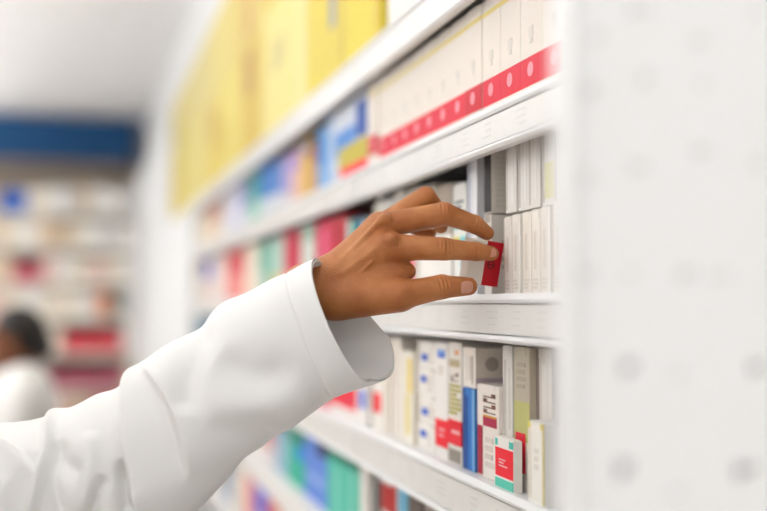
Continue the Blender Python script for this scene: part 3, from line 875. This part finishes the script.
# ---- a whole standing figure from round limbs; local frame faces +x, y to its left, eye-relative heights
def figure(height, shoulders, elbowL, wristL, elbowR, wristR, skip_left=False):
    """returns body, coat, trousers, hair, shoes as (V, Q); origin on the floor between the feet"""
    s = height / 1.75
    HZ = 1.64 * s - 0.0
    out = {}
    hd = np.array((0.035 * s, 0, 1.625 * s))
    nk = np.array((0.0, 0, 1.47 * s)); ch = np.array((0.0, 0, 1.30 * s)); pel = np.array((0, 0, 0.93 * s))
    shL = np.array((0, shoulders / 2, 1.42 * s)); shR = np.array((0, -shoulders / 2, 1.42 * s))
    def arms(P, inf, d0, skip=False):
        d = d0
        for sh, el, wr, sk in ((shL, elbowL, wristL, skip_left), (shR, elbowR, wristR, False)):
            if sk: continue
            d = smin(d, rcone(P, sh, el, 0.05 * s + inf, 0.042 * s + inf), 0.04)
            d = smin(d, rcone(P, el, wr, 0.042 * s + inf, 0.029 * s + inf), 0.015)
        return d
    def torso(P, inf):
        d = ellip(P, ch + (0, 0, 0.02), (0.115 * s + inf, 0.17 * s + inf, 0.22 * s + inf))
        d = smin(d, ellip(P, (0, 0, 1.08 * s), (0.10 * s + inf, 0.145 * s + inf, 0.2 * s)), 0.06)
        d = smin(d, ellip(P, pel, (0.115 * s + inf, 0.17 * s + inf, 0.15 * s + inf)), 0.06)
        return smin(d, rcone(P, shL, shR, 0.055 * s + inf, 0.055 * s + inf), 0.06)
    # body
    lo = np.array((-0.35, -0.5, -0.01)); hi = np.array((0.75, 0.75, height + 0.1))
    P = grid(lo, hi, 0.011)
    d = torso(P, 0)
    d = smin(d, rcone(P, nk - (0.01, 0, 0.03), hd - (0.03, 0, 0.06), 0.055 * s, 0.052 * s), 0.03)
    d = arms(P, 0, d)
    for sy in (1, -1):
        d = smin(d, rcone(P, (0, sy * 0.09 * s, 0.9 * s), (0.01, sy * 0.1 * s, 0.5 * s), 0.085 * s, 0.056 * s), 0.03)
        d = smin(d, rcone(P, (0.01, sy * 0.1 * s, 0.5 * s), (-0.01, sy * 0.1 * s, 0.08 * s), 0.056 * s, 0.038 * s), 0.02)
        d = smin(d, rcone(P, (-0.03, sy * 0.1 * s, 0.04), (0.14 * s, sy * 0.11 * s, 0.03), 0.035, 0.028), 0.02)
    if True:
        # hands with five fingers for the arms shown whole
        for sh, el, wr, sk in ((shL, elbowL, wristL, skip_left), (shR, elbowR, wristR, False)):
            if sk: continue
            el = np.array(el); wr = np.array(wr); ax = (wr - el) / np.linalg.norm(wr - el)
            sd = np.cross(ax, (0.0, 1.0, 0.0)); sd /= np.linalg.norm(sd) + 1e-9
            d = smin(d, rcone(P, wr, wr + ax * 0.08, 0.026, 0.03), 0.015)
            for q in range(4):
                b = wr + ax * 0.085 + sd * (q - 1.5) * 0.019
                L = (0.07, 0.08, 0.075, 0.06)[q]
                d = smin(d, rcone(P, b, b + ax * L * 0.9 + np.array((0.012, 0, 0)), 0.0105, 0.0085), 0.004)
            d = smin(d, rcone(P, wr + ax * 0.03 + sd * -0.02, wr + ax * 0.08 + sd * -0.055, 0.014, 0.009), 0.008)
    Vb, Qb = surface_net(d, lo, 0.011)
    # head, finer
    lo = hd - 0.17; hi = hd + 0.17
    P = grid(lo, hi, 0.0045)
    h = ellip(P, hd + (-0.012, 0, 0.018), (0.095 * s, 0.075 * s, 0.098 * s))
    h = smin(h, ellip(P, hd + (0.02, 0, -0.045), (0.066 * s, 0.056 * s, 0.068 * s)), 0.035)
    h = smin(h, rcone(P, hd + (0.083 * s, 0, 0.012), hd + (0.103 * s, 0, -0.028), 0.008, 0.0135), 0.012)          # nose
    h = smin(h, ellip(P, hd + (0.072 * s, 0, -0.095 * s), (0.02, 0.026, 0.018)), 0.02)                            # chin
    for sy in (1, -1):
        h = smax(h, -ellip(P, hd + (0.089 * s, sy * 0.031, 0.008), (0.012, 0.018, 0.011)), 0.012)                 # sockets
        h = smin(h, ellip(P, hd + (0.071 * s, sy * 0.031, 0.007), (0.0135, 0.0135, 0.011)), 0.003)                # lids
        h = smin(h, ellip(P, hd + (-0.005, sy * 0.078 * s, -0.012), (0.018, 0.009, 0.032)), 0.006)                # ears
    h = smin(h, ellip(P, hd + (0.083 * s, 0, -0.056 * s), (0.010, 0.024, 0.006)), 0.006)                          # lips
    h = smin(h, ellip(P, hd + (0.081 * s, 0, -0.067 * s), (0.010, 0.020, 0.006)), 0.004)
    h = smin(h, rcone(P, hd + (-0.03, 0, -0.06), hd + (-0.045, 0, -0.17), 0.055 * s, 0.056 * s), 0.03)
    Vh, Qh = surface_net(h, lo, 0.0045)
    out['body'] = (np.concatenate([Vb, Vh]), np.concatenate([Qb, Qh + len(Vb)]))
    # hair cap: shell over skull, cut away from the face
    c = ellip(P, hd + (-0.018, 0, 0.024), (0.102 * s, 0.084 * s, 0.105 * s))
    nz_ = 0.0025 * np.sin(P[..., 1] * 210) * np.sin(P[..., 0] * 190 + P[..., 2] * 120)
    cut = (P - (hd + np.array((0.052, 0, 0.055)))) @ np.array((0.78, 0, -0.62))
    c = smax(c + nz_, cut, 0.012)
    c = smin(c, ellip(P, hd + (-0.085, 0, -0.015), (0.045, 0.06, 0.055)), 0.02)
    low = (hd[2] - 0.085) - P[..., 2]
    c = smax(c, low, 0.01)
    out['hair'] = surface_net(c, lo, 0.0045)
    # coat
    lo = np.array((-0.4, -0.55, 0.45 * s)); hi = np.array((0.75, 0.75, 1.56 * s))
    P = grid(lo, hi, 0.011)
    d = torso(P, 0.018)
    d = smin(d, ellip(P, (0, 0, 0.78 * s), (0.16 * s, 0.215 * s, 0.36 * s)), 0.08)
    d = arms(P, 0.016, d)
    d = smax(d, 0.55 * s - P[..., 2], 0.01)
    d = smin(d, smax(rcone(P, nk - (0, 0, 0.05), nk + (0, 0, -0.01), 0.075 * s, 0.066 * s), P[..., 2] - 1.485 * s, 0.01), 0.02)  # collar
    dn = rcone(P, nk - (0.01, 0, 0.02), hd, 0.058 * s, 0.058 * s)
    d = smax(d, -dn, 0.006)
    for el, wr, sk in ((elbowL, wristL, skip_left), (elbowR, wristR, False)):
        if sk: continue
        el = np.array(el); wr = np.array(wr); ax = (wr - el) / np.linalg.norm(wr - el)
        q = P - wr
        near = (np.sqrt((q ** 2).sum(-1)) < 0.09)
        d = np.where(near, np.maximum(d, q @ ax + 0.005), d)
    d = d + 0.003 * np.sin(P[..., 2] * 55 + P[..., 1] * 30) * np.sin(P[..., 1] * 40)
    out['coat'] = surface_net(d, lo, 0.011)
    # trousers, shoes
    lo = np.array((-0.25, -0.3, -0.01)); hi = np.array((0.3, 0.3, 0.95 * s)); P = grid(lo, hi, 0.011)
    d = np.full(P.shape[:3], 9.0); f = d.copy()
    for sy in (1, -1):
        d = smin(d, rcone(P, (0, sy * 0.09 * s, 0.85 * s), (0.01, sy * 0.1 * s, 0.08), 0.095 * s, 0.065 * s), 0.02)
        f = np.minimum(f, smax(rcone(P, (-0.045, sy * 0.1 * s, 0.035), (0.15 * s, sy * 0.11 * s, 0.025), 0.046, 0.038), 0.006 - P[..., 2], 0.005))
    d = smax(d, 0.05 - P[..., 2], 0.01)
    d = smax(d, P[..., 2] - 0.88 * s, 0.01)
    out['trousers'] = surface_net(d, lo, 0.011); out['shoes'] = surface_net(f, lo, 0.011)
    out['hd'] = hd
    return out


def place(VQ, M):
    V, Q = VQ
    R = np.array(M.to_3x3()); t = np.array(M.translation)
    return V @ R.T + t, Q


def eyes_mouth(root, hd, M, s=1.0):
    for sy in (1, -1):
        bm = bmesh.new()
        bmesh.ops.create_uvsphere(bm, u_segments=16, v_segments=10, radius=0.0115)
        me = bpy.data.meshes.new('eye'); bm.to_mesh(me); bm.free()
        me.materials.append(mat((238, 234, 230), 0.2, 0.5, 0.01)); me.materials.append(mat((30, 18, 12), 0.2, 0.5, 0.01))
        for p in me.polygons:
            c = p.center
            p.material_index = 1 if c.x > 0.0095 else 0
        o = link('eye', me, root, (0, 0, 0), True)
        o.matrix_local = M @ Matrix.Translation(Vector(hd) + Vector((0.069 * s, sy * 0.031, 0.008)))


# ---- background person, seen from the side, looking left
bp_ = Vector((-0.185, 3.8, 0))
hgt = 1.565
s2 = hgt / 1.75
fig = figure(hgt, 0.34, (0.06, 0.20, 1.10 * s2), (0.24, 0.12, 1.02 * s2), (0.06, -0.20, 1.10 * s2), (0.24, -0.12, 1.02 * s2))
root = empty('person', bp_)
tag(root, 'blurred person with short black hair in a white coat, standing at far left facing left', 'person')
M = Matrix.Rotation(math.pi, 4, 'Z')
np_mesh('body', *place(fig['body'], M), SKIN2, root)
np_mesh('hair', *place(fig['hair'], M), HAIR, root)
np_mesh('coat', *place(fig['coat'], M), COAT, root)
np_mesh('trousers', *place(fig['trousers'], M), TROUSER, root)
np_mesh('shoes', *place(fig['shoes'], M), SHOE, root)
eyes_mouth(root, fig['hd'], M, s2)

# ---- the reaching person: torso just outside the frame, left arm into it
sh_pt = at(-290, 502, 0.955)                       # shoulder of the reaching arm
fig = figure(1.76, 0.38, (0.2, 0.3, 1.2), (0.3, 0.3, 1.2), (-0.02, -0.26, 1.10), (0.10, -0.25, 0.86), skip_left=True)
root = empty('person', (sh_pt.x, sh_pt.y - 0.19, 0))
tag(root, 'person in white coat reaching from the left, fingers on the red and white box', 'person')
base = np.array((sh_pt.x, sh_pt.y - 0.19, 0.0))
bv, bq = fig['body']
hv = hand_V + np.array((0, 0, H)) - base
# upper arm and forearm joining the hand to the shoulder
fore_in = hp(286, 311, -10)
lo = np.minimum.reduce([hand_world(np.array(fore_in)), np.array(sh_pt[:])]) - 0.12
Pw = grid(lo, np.maximum(hand_world(np.array(fore_in)), np.array(sh_pt[:])) + 0.12, 0.009)
elb = np.array(at(118, 470, 0.965)[:])
da = smin(rcone(Pw, np.array(sh_pt[:]), elb, 0.046, 0.038), rcone(Pw, elb, hand_world(np.array(fore_in)), 0.038, 0.0215), 0.02)
av, aq = surface_net(da, lo, 0.009)
av = av + np.array((0, 0, H)) - base
allV = np.concatenate([bv, av, hv]); allQ = np.concatenate([bq, aq + len(bv), hand_Q + len(bv) + len(av)])
np_mesh('body', allV, allQ, SKIN, root, smooth_it=1)
np_mesh('hair', *fig['hair'], HAIR, root)
np_mesh('coat', *fig['coat'], COAT, root)
np_mesh('trousers', *fig['trousers'], TROUSER, root)
np_mesh('shoes', *fig['shoes'], SHOE, root)
eyes_mouth(root, fig['hd'], Matrix.Identity(4), 1.0)


def nail(c, axis, normal, w, L, r):
    a = np.array(axis, float); a /= np.linalg.norm(a)
    n = np.array(normal, float); n -= a * (n @ a); n /= np.linalg.norm(n)
    b = np.cross(n, a)
    nu, nv = 13, 11
    vs, fs = [], []
    for j in range(nv):
        v = -1 + 2 * j / (nv - 1)
        for i in range(nu):
            u = -1 + 2 * i / (nu - 1)
            uu = u * math.sqrt(max(0.0, 1 - (abs(v) ** 3.2) * 0.75))
            ang = uu * (w / r)
            p = np.array(c) + a * (v * L) + b * (r * math.sin(ang)) + n * (r * math.cos(ang) - r - 0.35 * v * v)
            vs.append(p)
    for j in range(nv - 1):
        for i in range(nu - 1):
            fs.append((j * nu + i, j * nu + i + 1, (j + 1) * nu + i + 1, (j + 1) * nu + i))
    W = hand_world(np.array(vs)) + np.array((0, 0, H)) - base
    o = np_mesh('fingernail', W, np.array(fs), NAIL, root, smooth_it=0)
    md = o.modifiers.new('thickness', 'SOLIDIFY'); md.thickness = 0.0007; md.offset = 0
    return o


nail(hp(466.5, 287.2, 8.6), np.array(thm_[3]) - np.array(thm_[2]) + np.array((0, 0, -3)), (0.18, -0.12, 1), 6.0, 6.8, 10.0)
nail(hp(493, 251.8, -10.6), np.array(idx_[3]) - np.array(idx_[2]), (0.25, 0.22, 1), 4.8, 5.4, 6.8)
nail(hp(490, 226.5, -29), np.array(mid_[3]) - np.array(mid_[2]), (0.5, 0.9, 0.55), 4.6, 5.2, 6.8)

# ---- the coat sleeve
SD = 0.965
st_px = [  # upper edge, lower edge, half thickness (mm)
    ((316, 258), (371, 381), 40), ((297, 267), (349, 392), 43), ((276, 277), (324, 404), 46), ((246, 293), (305, 418), 48), ((219, 306), (286, 431), 50), ((199, 328), (266, 444), 52),
    ((172, 344), (244, 458), 54), ((148, 362), (224, 482), 57), ((126, 376), (200, 506), 60), ((113, 388), (160, 528), 60), ((92, 396), (126, 540), 60), ((66, 408), (95, 550), 60), ((35, 418), (50, 560), 60),
    ((0, 423), (0, 566), 62), ((-60, 422), (-60, 572), 66), ((-120, 414), (-120, 580), 70), ((-180, 402), (-180, 586), 72), ((-240, 394), (-240, 590), 74), ((-300, 390), (-300, 594), 76)]
UA = np.array([a[0] for a in st_px], float); LA = np.array([a[1] for a in st_px], float); TA = np.array([a[2] for a in st_px], float)


def crom(A, t):
    n = len(A) - 1
    x = np.clip(t * n, 0, n - 1e-9); i = x.astype(int); f = (x - i)
    g = lambda k: A[np.clip(i + k, 0, n)]
    f = f.reshape(f.shape + (1,) * (A.ndim - 1))
    p0, p1, p2, p3 = g(-1), g(0), g(1), g(2)
    return 0.5 * (2 * p1 + (p2 - p0) * f + (2 * p0 - 5 * p1 + 4 * p2 - p3) * f ** 2 + (3 * p1 - p0 - 3 * p2 + p3) * f ** 3)


NS, NP = 420, 260
t = np.linspace(0, 1, NS)
Uc, Lc, Tc = crom(UA, t), crom(LA, t), crom(TA, t)
phi = np.linspace(0, 2 * math.pi, NP, endpoint=False)
cph, sph = np.cos(phi), np.sin(phi)
sup = lambda v, e: np.sign(v) * np.abs(v) ** e
cx_ = sup(cph, 0.92); sx_ = sup(sph, 0.92)
Cc = (Uc + Lc) / 2; Hv = (Uc - Lc) / 2
pos = Cc[:, None, :] + Hv[:, None, :] * cx_[None, :, None]           # pixels
zz = Tc[:, None] * sx_[None, :] / 0.906                               # mm to px-ish
# cuff rim: near lip set back, far lip hanging forward
dist = t * (len(st_px) - 1)
fall = np.exp(-(dist / 1.1) ** 2)
lowq = 0.12 + 0.88 * np.clip((0.75 - cph) / 0.9, 0, 1)
near_w = np.clip(sx_, 0, 1); far_w = np.clip(-sx_, 0, 1)
pos[..., 0] += fall[:, None] * (near_w[None] * -12 + far_w[None] * lowq[None] * 42)
pos[..., 1] += fall[:, None] * (near_w[None] * 5 + far_w[None] * lowq[None] * 12)
# normals in the (px, py, z) space
PV = np.concatenate([pos, zz[..., None]], -1)
du = np.gradient(PV, axis=0); dv = np.roll(PV, -1, 1) - np.roll(PV, 1, 1)
nr = np.cross(dv, du); nr /= np.linalg.norm(nr, axis=-1, keepdims=True) + 1e-9
cen = np.concatenate([Cc, np.zeros((NS, 1))], -1)[:, None, :]
sg = np.sign(((PV - cen) * nr).sum(-1, keepdims=True)); nr *= np.where(sg == 0, 1, sg)
disp = np.zeros((NS, NP))
frontw = 1.55 * np.clip(0.45 + sx_ * 1.0, 0, 1)[None, :] * np.ones((NS, 1))
Pp = PV[..., :2]


def poly_sd(pts):
    best = np.full(Pp.shape[:2], 1e9); sgn = np.zeros(Pp.shape[:2]); tt = np.zeros(Pp.shape[:2])
    pts = np.array(pts, float); n = len(pts) - 1
    for i in range(n):
        a, b = pts[i], pts[i + 1]; d = b - a
        q = Pp - a
        u = (q @ d) / (d @ d); uc = np.clip(u, 0, 1)
        r = q - uc[..., None] * d
        dd = np.sqrt((r ** 2).sum(-1))
        m = dd < best
        best = np.where(m, dd, best)
        sgn = np.where(m, -(d[0] * q[..., 1] - d[1] * q[..., 0]), sgn)
        tt = np.where(m, (i + uc) / n, tt)
    return best * np.sign(sgn), tt, best


def spl(pts, n=24):
    A = np.array(pts, float)
    return crom(A, np.linspace(0, 1, n))


def ends(tt, a, b):
    f = np.ones_like(tt)
    if a > 0: f *= np.clip(tt / a, 0, 1)
    if b > 0: f *= np.clip((1 - tt) / b, 0, 1)
    return f * f * (3 - 2 * f)


def step_fold(pts, A, B, wr, wl, w0=2.0, fa=0.2, fb=0.2):
    """cloth lapping over: the side to the right of the line stands A proud, the left lies B under"""
    global disp
    d, tt, best = poly_sd(spl(pts))
    k = 0.5 + 0.5 * np.tanh(d / w0)
    v = A * np.exp(-np.maximum(d, 0) / wr) * k - B * np.exp(-np.maximum(-d, 0) / wl) * (1 - k)
    disp += v * ends(tt, fa, fb) * frontw


def ridge(pts, A, w, fa=0.25, fb=0.25):
    global disp
    d, tt, best = poly_sd(spl(pts))
    disp += A * np.exp(-(best / w) ** 2) * ends(tt, fa, fb) * frontw


step_fold([(131, 366), (132, 386), (135, 415), (139, 440), (143, 462), (150, 500), (158, 530)], 7, 7, 34, 16, 1.6, 0.0, 0.1)
step_fold([(148, 366), (166, 378), (182, 400), (191, 428), (195, 452), (196, 470)], 5.5, 4.5, 30, 24, 2.2, 0.25, 0.35)
ridge([(136, 446), (138, 474), (142, 505)], -8, 6.5, 0.3, 0.1)
ridge([(146, 470), (147, 500), (150, 520)], 5, 8)
step_fold([(56, 461), (46, 450), (28, 437), (0, 429), (-30, 428)], 6, 5, 22, 26, 1.6, 0.3, 0.1)
ridge([(46, 404), (58, 416), (64, 436), (60, 462), (52, 490), (44, 525)], 7, 7, 0.0, 0.05)
step_fold([(60, 438), (58, 466), (50, 495), (44, 525)], 3, 6, 14, 14, 1.4, 0.2, 0.0)
ridge([(69, 432), (84, 452), (104, 462)], -5, 9)
ridge([(72, 440), (74, 470), (84, 510)], -3.5, 5)
ridge([(104, 420), (108, 455), (100, 500)], 4, 9)
ridge([(122, 460), (112, 490), (100, 520)], -5, 6)
ridge([(30, 460), (24, 490), (18, 520)], 3, 8); ridge([(8, 440), (6, 470), (2, 510)], 3, 7)
ridge([(213, 316), (205, 348), (197, 384), (193, 406)], -5.0, 14)
ridge([(226, 348), (262, 368), (306, 364)], -5.0, 18, 0.3, 0.3)
ridge([(220, 396), (264, 397), (312, 388)], 3.6, 15, 0.3, 0.3)
ridge([(214, 412), (250, 428), (288, 420)], -3.4, 16, 0.3, 0.3)
# cuff stitching, 3 cm in from the rim
disp += -1.5 * np.exp(-((dist[:, None] - 1.55) / 0.045) ** 2) * np.ones((1, NP))
disp += 0.5 * np.exp(-((dist[:, None] - 0.0) / 0.08) ** 2)
# soft unevenness
disp += 0.7 * np.sin(dist[:, None] * 3.1 + 2.0 * np.sin(phi)[None]) * np.sin(2 * phi + 1.1 * dist[:, None])
PV2 = PV + nr * disp[..., None]
rel = PV2
Wd = np.zeros((NS, NP, 3))
xr = (PV2[..., 0] - CX) * SD / F_PX; yr = (CY - PV2[..., 1]) * SD / F_PX
dz = PV2[..., 2] * SD / F_PX                       # towards the viewer
Rm, Um, Fm = np.array(rgt[:]), np.array(upv[:]), np.array(fwd[:])
Wd = Rm * xr[..., None] + Um * yr[..., None] + Fm * (SD - dz)[..., None]
Wd = Wd + np.array((0, 0, H)) - base
V = Wd.reshape(-1, 3)
ii = np.arange(NS - 1)[:, None] * NP; jj = np.arange(NP)[None]; jn = (jj + 1) % NP
Q = np.stack([ii + jj, ii + jn, ii + NP + jn, ii + NP + jj], -1).reshape(-1, 4)
sl = np_mesh('sleeve', V, Q[:, ::-1], COAT, root, smooth_it=1)
md = sl.modifiers.new('thickness', 'SOLIDIFY'); md.thickness = 0.0011; md.offset = -1
# turned-in hem inside the cuff
nh = int(NS * 1.5 / (len(st_px) - 1))
nW = nr[:nh]
inn = PV2[:nh] - nW * 2.4
xr = (inn[..., 0] - CX) * SD / F_PX; yr = (CY - inn[..., 1]) * SD / F_PX; dz = inn[..., 2] * SD / F_PX
hw = Rm * xr[..., None] + Um * yr[..., None] + Fm * (SD - dz)[..., None] + np.array((0, 0, H)) - base
Vh = hw.reshape(-1, 3)
Qh = Q.reshape(NS - 1, NP, 4)[:nh - 1].reshape(-1, 4)
hm = np_mesh('cuff_hem', Vh, Qh[:, ::-1], COAT, sl, smooth_it=1)
md = hm.modifiers.new('thickness', 'SOLIDIFY'); md.thickness = 0.0012; md.offset = -1

# ---- the box in the fingers
hb = empty('medicine_carton', (0, 0, 0))
tag(hb, 'small tilted white and red box held between the fingertips', 'medicine box')
c = np.array(hp(488, 263, 0))
w, hgt_, dp = 34.0, 42.0, 16.0
m = MB()
wm = mat((238, 230, 220), 0.5, 0.3, 0.02); rm = mat((196, 10, 34), 0.45, 0.35, 0.03)
m.box((-w / 2000, -dp / 1000, -hgt_ / 2000), (w / 2000, 0, hgt_ / 2000), wm, 0.0006)
e = 0.0003
m.box((-0.0005, -dp / 1000 + 0.0004, -hgt_ / 2000 - e), (w / 2000 + e, e, hgt_ / 2000 + e), rm)
# dark round emblem on the red
ink = mat((74, 14, 18), 0.5, 0.3, 0.02)
vs = []
for a in range(24):
    vs.append((0.0065 + 0.0042 * math.cos(a * math.pi / 12), e + 0.0002, -0.001 + 0.0042 * math.sin(a * math.pi / 12)))
for a in range(24):
    vs.append((0.0065 + 0.0030 * math.cos(a * math.pi / 12), e + 0.0002, -0.001 + 0.0030 * math.sin(a * math.pi / 12)))
m.add(vs, [(a, (a + 1) % 24, 24 + (a + 1) % 24, 24 + a) for a in range(24)], ink)
m.box((0.0035, e, -0.0016), (0.0095, e + 0.0003, -0.0004), ink)
for k in range(4):
    m.box((-0.0115, e - 0.0003, 0.012 - k * 0.003), (-0.004, e, 0.0128 - k * 0.003), mat((200, 190, 182), 0.5, 0.3, 0.02))
m.v = [(x_, -y_, z_) for x_, y_, z_ in m.v]; m.f = [f_[::-1] for f_ in m.f]
m.build('carton_body', hb)
m = MB(); m.box((-w / 2000 + 0.001, 0.001, hgt_ / 2000 - 0.0002), (w / 2000 - 0.001, dp / 1000 - 0.001, hgt_ / 2000 + 0.0005), wm, 0.0002)
m.build('tuck_flap', hb)
org = hand_world(c + np.array((0, 0, -28.5))) + np.array((0, 0, H))
B = Matrix((rgt, fwd, upv)).transposed()           # x right, y away, z up
tilt = Matrix.Rotation(math.radians(9), 3, 'Y') @ Matrix.Rotation(math.radians(25), 3, 'Z')
hb.matrix_world = Matrix.Translation(Vector(org)) @ (B @ tilt).to_4x4()

# ------------------------------------------------------------------ light
w = bpy.data.worlds.new('shop_daylight'); S.world = w; w.use_nodes = True
bg = w.node_tree.nodes['Background']
bg.inputs['Color'].default_value = (1.0, 0.995, 0.985, 1); bg.inputs['Strength'].default_value = 0.8

# ------------------------------------------------------------------ camera
cam = bpy.data.cameras.new('camera'); co = bpy.data.objects.new('camera', cam); C.objects.link(co)
cam.lens = 50; cam.sensor_width = 36; cam.sensor_fit = 'HORIZONTAL'
cam.clip_start = 0.01
co.matrix_world = Matrix.Translation((0, 0, H)) @ Matrix((rgt, upv, -fwd)).transposed().to_4x4()
cam.dof.use_dof = True
cam.dof.focus_distance = 0.985
cam.dof.aperture_fstop = 1.7
S.camera = co
vs_ = S.view_settings
vs_.view_transform = 'Standard'; vs_.look = 'None'; vs_.gamma = 1.0; vs_.use_curve_mapping = False
vs_.exposure = -0.15
